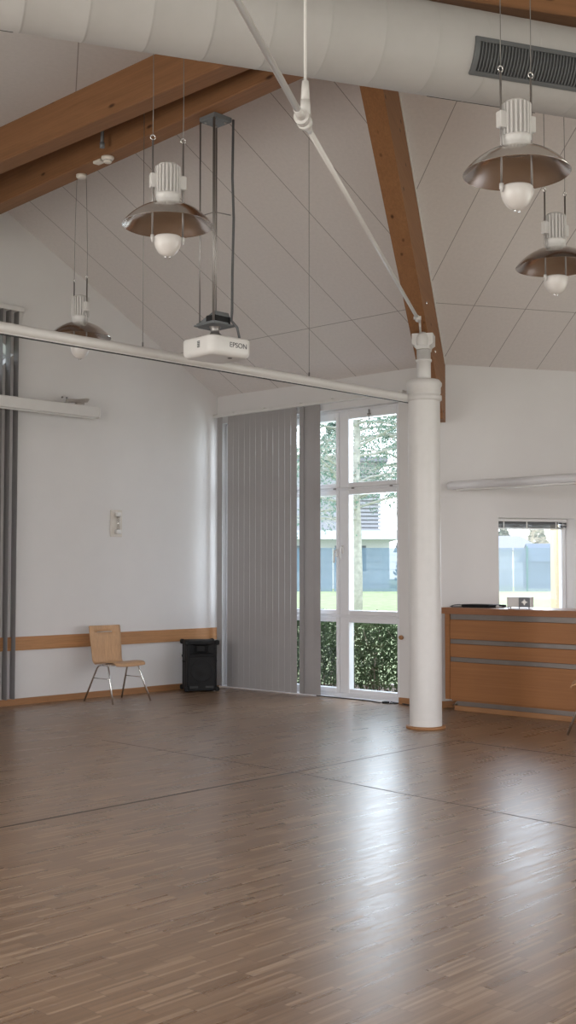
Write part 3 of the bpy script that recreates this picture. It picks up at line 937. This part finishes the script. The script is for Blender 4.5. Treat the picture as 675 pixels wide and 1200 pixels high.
# =================================================================== TALL BLIND
def on_back(s, off=0, z=0):
    return K1 + dS*s - nB*off + Vector((0, 0, z))
vbld = empty('vertical_blind', 'tall grey vertical blind covering the left half of the glass wall', 'blind', on_back(0, 0, 0), RZ_B)
b = MB(); b.bbox((-.0, -.085, 3.395), (3.05, -.035, 3.43), .004); b.bbox((0, -.04, 3.40), (3.05, -.001, 3.425), .003); b.build('head_rail', M['white'], vbld)
slats = [(.11, 0, .092)]
for k in range(12): slats.append((.303+k*.0995, 5, .0903))
slats += [(1.525, -20, .118), (1.60, 4, .09), (1.69, 8, .089), (1.772, 3, .095)]
for (s, a, w) in slats:
    b = MB(); Mk = Matrix.Translation((s, -.060, 0)) @ Matrix.Rotation(R(a), 4, 'Z')
    b.box((-w/2, -.0008, .015), (w/2, .0008, 3.393), M=Mk)
    b.build('slat', M['blind'], vbld)
for s in (.30, .85, 1.45, 1.95, 2.6):
    b = MB(); b.bbox((s, -.07, 3.43), (s+.05, -.001, 3.445), .003); b.build('rail_bracket', M['white'], vbld)

# small roller blind of slats in the niche
vb2 = empty('venetian_blind', 'gathered grey venetian blind at the head of the small window', 'blind', K2 + dR*1.15 + nR*.125 + Vector((0,0,NZ1)), RZ_R)
b = MB(); b.bbox((-.44, -.02, -.035), (.44, .02, -.001), .003); b.build('head_rail', M['white'], vb2)
for k in range(6):
    b = MB(); b.box((-.43, -.019, -.046-k*.0115), (.43 - (.10 if k < 5 else 0), .019, -.0365-k*.0115)); b.build('slat', M['slatdark'], vb2)
b = MB(); b.bbox((-.43, -.02, -.118), (.43, .02, -.106), .003); b.build('bottom_rail', M['white'], vb2)
for x in (-.34, -.06, .30, .40):
    b = MB(); b.box((x, -.0225, -.116), (x+.012, -.0205, -.03)); b.build('ladder_tape', M['white'], vb2)
b = MB(); b.tube([(.385, -.028, -.03), (.39, -.028, -.5), (.40, -.028, -.85)], .003, 6); b.build('cord', M['white'], vb2)
b = MB(); b.tube([(.345, -.0225, -.05), (.43, -.0225, -.055)], .008, 6); b.tube([(.345, -.0225, -.08), (.43, -.0225, -.085)], .008, 6); b.build('tilt_gear', M['black'], vb2)

# door stop knob on the right jamb
kn = empty('door_knob', 'small brown knob on the white wall strip beside the tall window', 'knob', on_back(2.975, 0, .724), RZ_B)
b = MB(); b.tube([(0, 0, 0), (0, -.02, 0)], .012, 12); b.tube([(0, -.02, 0), (0, -.045, 0)], [.026, .022], 16); b.build('knob', M['base'], kn)

# =================================================================== CHAIRS
def make_chair(label, loc, rz):
    c = empty('stacking_chair', label, 'chair', loc, rz, 'beech plywood chairs on steel legs')
    # backrest shell with a hand slot: local y forward, z up
    W2 = .215
    us = [-1, -.82, -.5, -.3, 0, .3, .5, .82, 1]
    rows_ = [(.415, -.165), (.428, -.195), (.45, -.212), (.52, -.222), (.62, -.235), (.72, -.25), (.758, -.256), (.768, -.258), (.80, -.264), (.825, -.268), (.835, -.269)]
    me_v = []; me_f = []
    for i, (z, y) in enumerate(rows_):
        wk = W2*(.93 + .07*min(1, (z-.41)/.3))
        if i == len(rows_)-1: wk *= .965
        for u in us: me_v.append((u*wk, y + .018*(u*u) , z))
    nu = len(us)
    for i in range(len(rows_)-1):
        for j in range(nu-1):
            if i == 6 and 2 <= j <= 5: continue
            me_f.append((i*nu+j, i*nu+j+1, (i+1)*nu+j+1, (i+1)*nu+j))
    b = MB(); b.add(me_v, me_f, True); o = b.build('backrest', M['ply'], c)
    md = o.modifiers.new('thickness', 'SOLIDIFY'); md.thickness = .011; md.offset = 0
    prof = [(-.165, .418), (-.10, .424), (0, .430), (.10, .436), (.17, .437), (.205, .430), (.222, .416), (.228, .398)]
    me_v = []; me_f = []
    for i, (y, z) in enumerate(prof):
        wk = W2*(.93+.03*min(1, (y+.16)/.2)) * (.95 if i == len(prof)-1 else 1)
        for u in us: me_v.append((u*wk, y, z + .010*u*u*(1 if y > -.1 else .3)))
    for i in range(len(prof)-1):
        for j in range(nu-1): me_f.append((i*nu+j, i*nu+j+1, (i+1)*nu+j+1, (i+1)*nu+j))
    b = MB(); b.add(me_v, me_f, True); o = b.build('seat', M['plyseat'], c)
    md = o.modifiers.new('thickness', 'SOLIDIFY'); md.thickness = .011; md.offset = 0
    for sx in (-1, 1):
        fx, tx = sx*.262, sx*.205
        fy = (.255, -.265)
        b = MB(); b.tube([(fx, fy[0], .004), (tx+sx*.006, .105, .375), (tx, .085, .400), (tx, .05, .410), (tx, -.02, .411)], .0105, 12); b.build('leg', M['chrome'], c)
        b = MB(); b.tube([(fx, fy[1], .004), (tx+sx*.006, -.105, .375), (tx, -.085, .400), (tx, -.05, .410), (tx, -.02, .411)], .0105, 12); b.build('leg', M['chrome'], c)
        k = (.375-.265)/(.371); xs = tx+sx*.006+(fx-tx-sx*.006)*k
        b = MB(); b.tube([(xs, .105+.15*k, .265), (xs, -.105-.16*k, .265)], .0055, 8); b.build('stretcher', M['chrome'], c)
    b = MB()
    for y in (-.05, .06): b.tube([(-.205, y, .408), (.205, y, .408)], .009, 10)
    b.build('seat_frame', M['chrome'], c)
    b = MB(); b.bbox((-.03, -.19, .395), (.03, -.12, .417), .005); b.build('shell_clamp', M['black'], c)
    return c
def face(azm): return R(-azm)      # local +y points to this azimuth
make_chair('beech plywood chair on steel legs standing against the left wall rail', (-1.895, 13.10, 0), face(134))
fa = 286
fy_ = vec(fa); fxr = Vector((fy_.y, -fy_.x, 0))
foot = Vector((2.464, 10.392, 0))
cc = foot - fy_*.255 - fxr*(-.262)
make_chair('plywood chair mostly cut off by the right frame edge before the counter', cc[:], face(fa))

# =================================================================== LOUDSPEAKER
sp = empty('loudspeaker', 'black portable loudspeaker standing in the corner by the blind', 'loudspeaker', (-1.075, 14.26, 0), R(14))
w, d, h = .185, .17, .615
b = MB(); b.bbox((-w, -d+.075, .012), (w, d, h), .018); b.box((-w+.004, -d, .016), (w-.004, -d+.08, .435)); cab = b.build('cabinet', M['black'], sp)
b = MB()
frame_rect(b, -w+.002, w-.002, .43, h-.004, .034, -d-.004, -d+.078, wt=.042, wb=.02)
frame_rect(b, -w+.004, w-.004, .016, .435, .018, -d-.010, -d+.002)
b.build('front_rim', M['black'], sp)
b = MB()
def hr(x, z0, z1, y): return [(-x, y, z0), (x, y, z0), (x, y, z1), (-x, y, z1)]
vs = hr(.151, .448, .571, -d+.002) + hr(.085, .470, .555, -d+.035) + hr(.045, .480, .545, -d+.072)
fs = [(k*4+j, k*4+(j+1) % 4, k*4+4+(j+1) % 4, k*4+4+j) for k in (0, 1) for j in range(4)] + [(8, 9, 10, 11)]
b.add(vs, fs); b.build('horn', M['black'], sp)
b = MB(); b.bbox((-.158, -d-.004, .10), (.158, -d+.01, .412), .006); b.build('grille', M['blackgrille'], sp)
b = MB()
Mk = Matrix.Translation((0, -d-.004, .255)) @ Matrix.Rotation(R(90), 4, 'X')
b.lathe([(.135, 0), (.135, .006), (.125, .010), (.115, .004), (.06, .0035), (.045, .010), (0, .014)], 40, M=Mk); b.build('woofer', M['blackgrille'], sp)
for x in (-.095, .095):
    b = MB(); b.bbox((x-.05, -d-.010, .045), (x+.05, -d+.01, .072), .004); b.build('port', M['dark'], sp)
for sx in (-1, 1):
    for z in (.012, h-.05):
        for sy in (-1, 1):
            b = MB(); b.bbox((sx*w-.026, sy*d-.026, z-.004), (sx*w+.026, sy*d+.026, z+.054), .012); b.build('corner_guard', M['black'], sp)
for sx in (-1, 1):
    b = MB(); b.tube([(sx*w*.999, -.05, .36), (sx*(w+.018), -.05, .36), (sx*(w+.018), .05, .36), (sx*w*.999, .05, .36)], .008, 8); b.build('side_handle', M['black'], sp)
ws = empty('wall_socket', 'white wall socket with plug just left of the loudspeaker', 'socket', on_left(-.585, 0, .37), RZ_L)
b = MB(); b.bbox((-.04, -.012, 0), (.04, -.001, .08), .004); b.build('cover', M['plastic'], ws)
b = MB(); b.tube([(0, -.012, .04), (0, -.05, .04)], .018, 14); b.tube([(0, -.045, .04), (.03, -.06, .02), (.06, -.065, -.06), (.05, -.07, -.12)], .005, 8); b.build('plug', M['blackcable'], ws)

# =================================================================== BAR COUNTER
CF = Vector((1.63, 12.33, 0))
bc = empty('bar_counter', 'long beech bar counter with metal strips to the right of the column', 'counter', CF, RZ_B)
CL = 4.2
b = MB(); b.prism([(-.006, -.03), (CL, -.03), (CL, .62), (.185, .62), (-.006, .275)], 1.002, 1.066); b.build('worktop', M['worktop'], bc)
b = MB(); b.prism([(.09, .02), (CL-.1, .02), (CL-.1, .58), (.19, .58), (.09, .42)], .10, 1.0); b.build('carcass', M['counter'], bc)
b = MB(); b.prism([(.03, -.01), (.088, -.01), (.088, .40), (.03, .33)], .115, 1.002); b.build('end_panel', M['counter'], bc)
for z0_, z1_ in ((.742, .943), (.555, .692), (.118, .505)):
    b = MB(); b.bbox((.091, -.008, z0_), (CL-.1, .018, z1_), .003); b.build('front_panel', M['counter'], bc)
for z0_, z1_ in ((.945, 1.001), (.694, .740), (.507, .553)):
    b = MB(); b.bbox((.091, .000, z0_), (CL-.1, .019, z1_), .002); b.build('metal_strip', M['strip'], bc)
b = MB(); b.bbox((.15, .03, .052), (CL-.1, .045, .112), .002); b.build('metal_strip', M['strip'], bc)
b = MB(); b.bbox((.12, .022, .0), (CL-.1, .05, .052), .003); b.build('plinth', M['base'], bc)
b = MB(); b.tube([(-.02, .20, .03), (.06, .12, .04), (.10, .10, .07), (.15, .10, .10)], .012, 8); b.build('supply_pipe', M['alu'], bc)

def on_counter(t, d_, z=1.066): return CF + dS*t + nB*d_ + Vector((0, 0, z))
lp_ = empty('laptop', 'flat closed black laptop lying on the bar counter', 'laptop', on_counter(.295, .27), RZ_B+R(2))
b = MB(); b.bbox((-.17, -.12, .004), (.17, .12, .022), .005); b.build('base', M['black'], lp_)
b = MB(); b.bbox((-.17, -.12, .023), (.17, .12, .033), .004); b.build('lid', M['black'], lp_)
b = MB(); 
for x in (-.15, .15):
    for y in (-.1, .1): b.tube([(x, y, 0), (x, y, .005)], .008, 8)
b.build('foot', M['dark'], lp_)
ad = empty('power_adapter', 'small white and black adapter lying at the laptop end on the counter', 'adapter', on_counter(.535, .28), RZ_B)
b = MB(); b.bbox((-.05, -.03, 0), (.03, .03, .028), .008); b.build('body', M['plastic'], ad)
b = MB(); b.bbox((-.01, -.032, .012), (.055, .02, .034), .006); b.build('plug', M['black'], ad)
b = MB(); b.tube([(.03, 0, .01), (.05, .03, .006), (.06, .06, .006), (.02, .08, .006)], .005, 8); b.build('cord', M['plastic'], ad)
rdv = empty('radio', 'small light grey box radio with dark grille on the bar counter', 'radio', on_counter(.755, .30), RZ_B+R(16))
b = MB(); b.bbox((-.125, -.055, .012), (.125, .055, .117), .006); b.build('body', M['plastic'], rdv)
b = MB(); b.bbox((.0, -.060, .017), (.118, -.05, .112), .003); gr = b.build('grille', M['bracket'], rdv)
b = MB(); b.tube([(.06, -.066, .065), (.06, -.058, .065)], .018, 16); b.bbox((.055, -.066, .035), (.065, -.060, .095), .001); b.bbox((.03, -.066, .06), (.09, -.060, .07), .001); b.build('dial', M['alu'], rdv)
b = MB()
for x in (-.10, -.01, .09): b.tube([(x, 0, 0), (x, 0, .014)], .007, 8)
b.build('foot', M['black'], rdv)
cw = empty('cable_coil', 'dark cable loop lying at the left end of the counter', 'cable', on_counter(.025, .22), RZ_B)
b = MB(); b.tube([(-.075, -.02, .006), (-.06, .03, .02), (0, .045, .026), (.05, .03, .018), (.075, -.01, .006), (.03, -.05, .006), (-.04, -.05, .006), (-.075, -.02, .006)], .0045, 8); b.build('loop', M['greycable'], cw)

# lamp over the counter
ll = empty('linear_lamp', 'long white tube lamp hanging above the bar counter', 'lamp', on_counter(0, .06, 2.345), RZ_B)
b = MB()
pr = [(.062*math.cos(R(a)), .050*math.sin(R(a))) for a in range(-10, 191, 10)] + [(-.050, -.030), (-.04, -.04), (.04, -.04), (.050, -.030)]
n = len(pr); secs = [(.045, .45), (.052, .8), (.07, .95), (.10, 1.0), (4.1, 1.0)]
vs = []; fs = []
for x, k in secs:
    for y, z in pr: vs.append((x, y*k, z*k))
for i in range(len(secs)-1):
    for j in range(n): fs.append((i*n+j, i*n+(j+1) % n, (i+1)*n+(j+1) % n, (i+1)*n+j))
b.add(vs, fs, True); b.f.append(list(range(n))); b.sm.append(False); b.f.append([(len(secs)-1)*n+j for j in range(n)][::-1]); b.sm.append(False)
b.build('housing', M['upvc'], ll)
b = MB(); b.box((.17, -.038, -.046), (4.0, .038, -.041)); lv = b.build('reflector', M['bracket'], ll)
b = MB()
for k in range(100): b.box((.18+k*.038, -.040, -.056), (.196+k*.038, .040, -.044))
b.box((.17, -.042, -.056), (4.0, -.038, -.040)); b.box((.17, .038, -.056), (4.0, .042, -.040))
b.build('louvre', M['white'], ll)
for x in (1.9, 3.7):
    b = MB(); b.tube([(x, 0, .048), (x, 0, 3.08 if x > 3 else 2.28)], .003, 6); b.build('suspension_wire', M['cable_steel'], ll)

# cables on the floor near the window
fc = empty('floor_cable', 'black cable lying in loops on the parquet below the tall window', 'cable', (1.08, 12.93, 0), 0)
b = MB(); b.tube([(-.75, .72, .006), (-.35, .34, .006), (-.16, .15, .006), (-.08, -.03, .006), (.02, .03, .012), (-.02, .10, .007), (.08, .02, .006), (.13, -.08, .009), (.03, -.10, .006), (.05, -.02, .014), (.16, -.10, .006), (.24, -.26, .006), (.36, -.36, .006), (.42, -.40, .006)], .006, 8); b.build('cord', M['blackcable'], fc)
b = MB(); b.bbox((-.05, -.06, .0), (.03, -.02, .022), .005); b.build('plug', M['black'], fc)

# =================================================================== OUTDOORS
def gz(y):
    return 0.6*min(1, max(0, (y-15)/36)) - .06
b = MB()
ys = [15.6, 16, 20, 28, 36, 44, 51, 52, 60, 80, 130]
xs = [-60, -20, -5, 0, 5, 10, 20, 40, 80]
vs = [(x, y, gz(y)) for y in ys for x in xs]; nx = len(xs)
fs = [(i*nx+j, i*nx+j+1, (i+1)*nx+j+1, (i+1)*nx+j) for i in range(len(ys)-1) for j in range(nx-1)]
vs += [(-60, -30, -.3), (80, -30, -.3), (80, 15.6, -.07), (-60, 15.6, -.07)]; k = len(vs)
fs.append((k-4, k-3, k-2, k-1))
b.add(vs, fs, True); structure(b.build('ground', M['lawn']))

# hedge below the window
def leaf_quads(b, n, fn, size, rnd):
    for _ in range(n):
        p = fn(); a = Vector((rnd.uniform(-1, 1), rnd.uniform(-1, 1), rnd.uniform(-.6, 1))).normalized()
        c = a.cross(Vector((rnd.uniform(-1, 1), rnd.uniform(-1, 1), rnd.uniform(-1, 1)))).normalized(); s_ = size*rnd.uniform(.6, 1.3)
        e = c.cross(a)
        b.add([p-c*s_*.9, p-e*s_*.42, p+c*s_*.9, p+e*s_*.42], [(0,1,2,3)])
rnd = random.Random(3)
hg = empty('hedge', 'leafy green hedge growing outside below the tall window', 'hedge', K1 + nB*1.45, RZ_B)
hg.location.z = -.06
b = MB()
def hp():
    x = rnd.uniform(-1.6, 2.75); z = .95*rnd.uniform(.02, 1)**.75
    y = rnd.uniform(-.62, .62)*(1-.25*z)
    if rnd.random() < .6: y = -.6*(1-.3*z)+rnd.uniform(-.08, .12)
    return Vector((x, y, z + .05*math.sin(x*7)))
leaf_quads(b, 24000, hp, .029, rnd)
b.build('foliage', M['leafg'], hg)
b = MB()
for k in range(45):
    x = rnd.uniform(-1.6, 2.7); y = rnd.uniform(-.55, .4); 
    b.tube([(x, y, 0), (x+rnd.uniform(-.1, .1), y+rnd.uniform(-.1, .1), .35), (x+rnd.uniform(-.3, .3), y+rnd.uniform(-.15, .15), .8)], [.010, .007, .003], 5)
b.build('stems', M['twig'], hg)
b = MB()
def dl(): return Vector((rnd.uniform(-1.6, 2.7), rnd.uniform(-.95, -.2), rnd.uniform(.0, .04)))
leaf_quads(b, 900, dl, .032, rnd)
b.prism([(-1.7, -1.1), (2.8, -1.1), (2.8, .7), (-1.7, .7)], -.05, .0)
b.build('dry_leaves', M['twig'], hg)['label'] = 'dry brown leaves under the hedge'

# screen fence
fn_ = empty('garden_fence', 'blue grey screened garden fence across the lawn', 'fence', (0, 52, gz(52)), 0)
for i, x0 in enumerate(range(-14, 34, 4)):
    b = MB(); 
    xs_ = [x0+.04+k*.28 for k in range(15)]
    vs = []; fs = []
    for z in (.0, .65, 1.0, 1.93):
        for k, x in enumerate(xs_): vs.append((x if k < 14 else x0+3.97, .03*math.sin(k*1.7+i)*(1 if z in (0, .65) else .3), z))
    for r_ in range(3):
        for k in range(14): fs.append((r_*15+k, r_*15+k+1, (r_+1)*15+k+1, (r_+1)*15+k))
    b.add(vs, fs, True); b.build('screen_panel', M['fence'], fn_)
    b = MB(); b.bbox((x0-.9+1.52-.03, -.06, 0), (x0-.9+1.52+.03, .0, 2.02), .01); b.build('post', M['greenpost'], fn_)
    b = MB()
    for z in (.32, .97, 1.3, 1.62, 1.9): b.box((x0, -.035, z), (x0+4, -.029, z+.008))
    b.build('wire', M['fence'], fn_)

# white house behind the fence
hs = empty('house', 'white house with flat balcony slab behind the garden fence', 'house', (0, 60, gz(60)), 0)
b = MB(); b.box((-8, 0, 0), (5.2, 8, 2.5)); b.build('wall', M['house'], hs)
b = MB(); b.box((-8, -1.2, 2.5), (5.6, 8, 2.95)); b.build('balcony_slab', M['house'], hs)
b = MB(); b.box((-8, 1.2, 2.95), (4.75, 8, 6.6)); b.build('upper_wall', M['housegrey'], hs)
b = MB()
for k in range(16): b.box((3.3, 1.08, 3.0+k*.2), (4.85, 1.18, 3.12+k*.2))
b.build('slat_screen', M['housegrey'], hs)
b = MB(); b.box((-8.4, .6, 6.6), (5.2, 8.4, 6.85)); b.build('roof', M['roof'], hs)
for x in (2.4, -1.0): 
    b = MB(); b.box((x, -.03, .9), (x+1.6, .01, 2.2)); b.build('window', M['housedark'], hs)
# low gable house seen in the small window
def gable_house(name, label, x0, x1, y0, y1, z, hw, hr, wmat, rmat, wins):
    z = gz(y0)
    e = empty(name, label, 'house', (0, 0, z), 0)
    b = MB(); b.box((x0, y0, 0), (x1, y1, hw)); b.build('wall', wmat, e)
    ym = (y0+y1)/2
    b = MB(); xm = (x0+x1)/2
    b.add([(x0-.2, y0-.4, hw-.1), (x1+.2, y0-.4, hw-.1), (x1+.2-.6, ym, hr), (x0-.2, ym, hr), (x1+.2, y1+.4, hw-.1), (x0-.2, y1+.4, hw-.1)], [(0,1,2,3), (3,2,4,5), (1,4,2), (0,3,5)])
    b.build('roof', rmat, e)
    for (wx, wz, ww, wh) in wins:
        b = MB(); b.box((wx, y0-.04, wz), (wx+ww, y0+.01, wz+wh)); b.build('window', M['upvc'], e)
    return e
gable_house('house', 'low white house with a pale pitched roof beyond the fence', 7.0, 14.6, 68, 75, .6, 2.2, 3.05, M['house'], M['roof'], [(11.9, .9, 1.3, 1.2), (9.0, .9, 1.3, 1.2)])
gable_house('garden_shed', 'slate blue garden shed behind the fence right of the post', 12.75, 14.5, 60, 63.5, .6, 1.5, 2.35, M['shed'], M['shed'], [])['category'] = 'shed'

# trees
def branch_tree(name, label, x, y, H, r0, seed, leafmat, barkmat, nleaf, lsize, spread, crown0, droop=.0, group=None):
    rd = random.Random(seed); z = gz(y)
    e = empty(name, label, 'tree', (x, y, z), 0, group)
    tk = MB(); pts = []; rs = []
    for i in range(9):
        u = i/8; pts.append((rd.uniform(-.07, .07)*u*2, rd.uniform(-.07, .07)*u*2, H*u)); rs.append(r0*(1-.8*u)+.01)
    tk.tube(pts, rs, 10); tk.build('trunk', barkmat, e)
    br = MB(); lf = MB(); tips = []
    nb = int(H*11)
    for k in range(nb):
        u = crown0 + (1-crown0)*(k+.5)/nb; zz = H*u; an = rd.uniform(0, 2*math.pi); L_ = spread*(1-.55*u)*rd.uniform(.5, 1.1)
        d_ = Vector((math.cos(an), math.sin(an), 0)); P = Vector((0, 0, zz)); pp = [P]
        rise = rd.uniform(.0, .5)
        for j in range(1, 6):
            w_ = j/5; q = P + d_*L_*w_ + Vector((0, 0, L_*(rise*w_ - droop*w_*w_))) + Vector((rd.uniform(-.1, .1), rd.uniform(-.1, .1), rd.uniform(-.1, .1)))*L_*.3
            pp.append(q)
            if j >= 2:
                for _ in range(4):
                    s_ = (Vector((rd.uniform(-1, 1), rd.uniform(-1, 1), rd.uniform(-.6, .5)))).normalized()*L_*rd.uniform(.15, .35)
                    br.tube([q, q+s_*.5+Vector((0, 0, .02)), q+s_], [.010, .007, .004], 4, cap=False); tips.append((q, s_))
        br.tube(pp, [r0*.28*(1-.8*i/5)+.004 for i in range(6)], 6, cap=False)
    br.build('branches', barkmat, e)
    def fnp():
        q, s_ = rd.choice(tips); return q+s_*rd.uniform(.2, 1.15)+Vector((rd.gauss(0, .10), rd.gauss(0, .10), rd.gauss(-.05, .08)))
    leaf_quads(lf, nleaf, fnp, lsize, rd); lf.build('foliage', leafmat, e)
    return e
branch_tree('cedar_tree', 'pale trunked tree with feathery branches seen through the tall window', 1.66, 28.0, 9.0, .115, 11, M['leafc'], M['bark'], 16000, .045, 3.6, .28, .15)
branch_tree('cedar_tree', 'evergreen tree farther back on the lawn behind the pale trunk', 3.75, 34.0, 10.0, .14, 23, M['leafc'], M['bark'], 14000, .05, 3.2, .33, .2)
branch_tree('bare_tree', 'pale bare branched tree beyond the fence in the small window', 16.3, 78.0, 7.0, .12, 5, M['blossom'], M['blossom'], 5000, .05, 3.4, .2, .0)
def conifer(label, x, y, H, r, seed):
    rd = random.Random(seed)
    e = empty('evergreen_tree', label, 'tree', (x, y, gz(y)), 0)
    t = MB(); t.tube([(0, 0, 0), (0, 0, H)], [.2, .03], 8); t.build('trunk', M['twig'], e)
    b = MB()
    def f():
        u = rd.random()**.8; rr = r*(1-u)**.8*math.sqrt(rd.uniform(.3, 1)); a = rd.uniform(0, 2*math.pi)
        return Vector((rr*math.cos(a), rr*math.sin(a), H*(.08+.92*u)))
    leaf_quads(b, 2600, f, .16, rd); b.build('foliage', M['leafd'], e)
conifer('dark evergreen tree to the right of the white house', 6.9, 63, 4.2, 1.3, 1)
conifer('tall dark evergreen behind the pale pitched roof', 19.6, 92, 5.0, 1.8, 2)
conifer('dark evergreen left behind the pale pitched roof', 16.6, 90, 4.4, 1.7, 4)
conifer('evergreen tree rising behind the white house', 3.0, 72, 11.0, 3.2, 6)
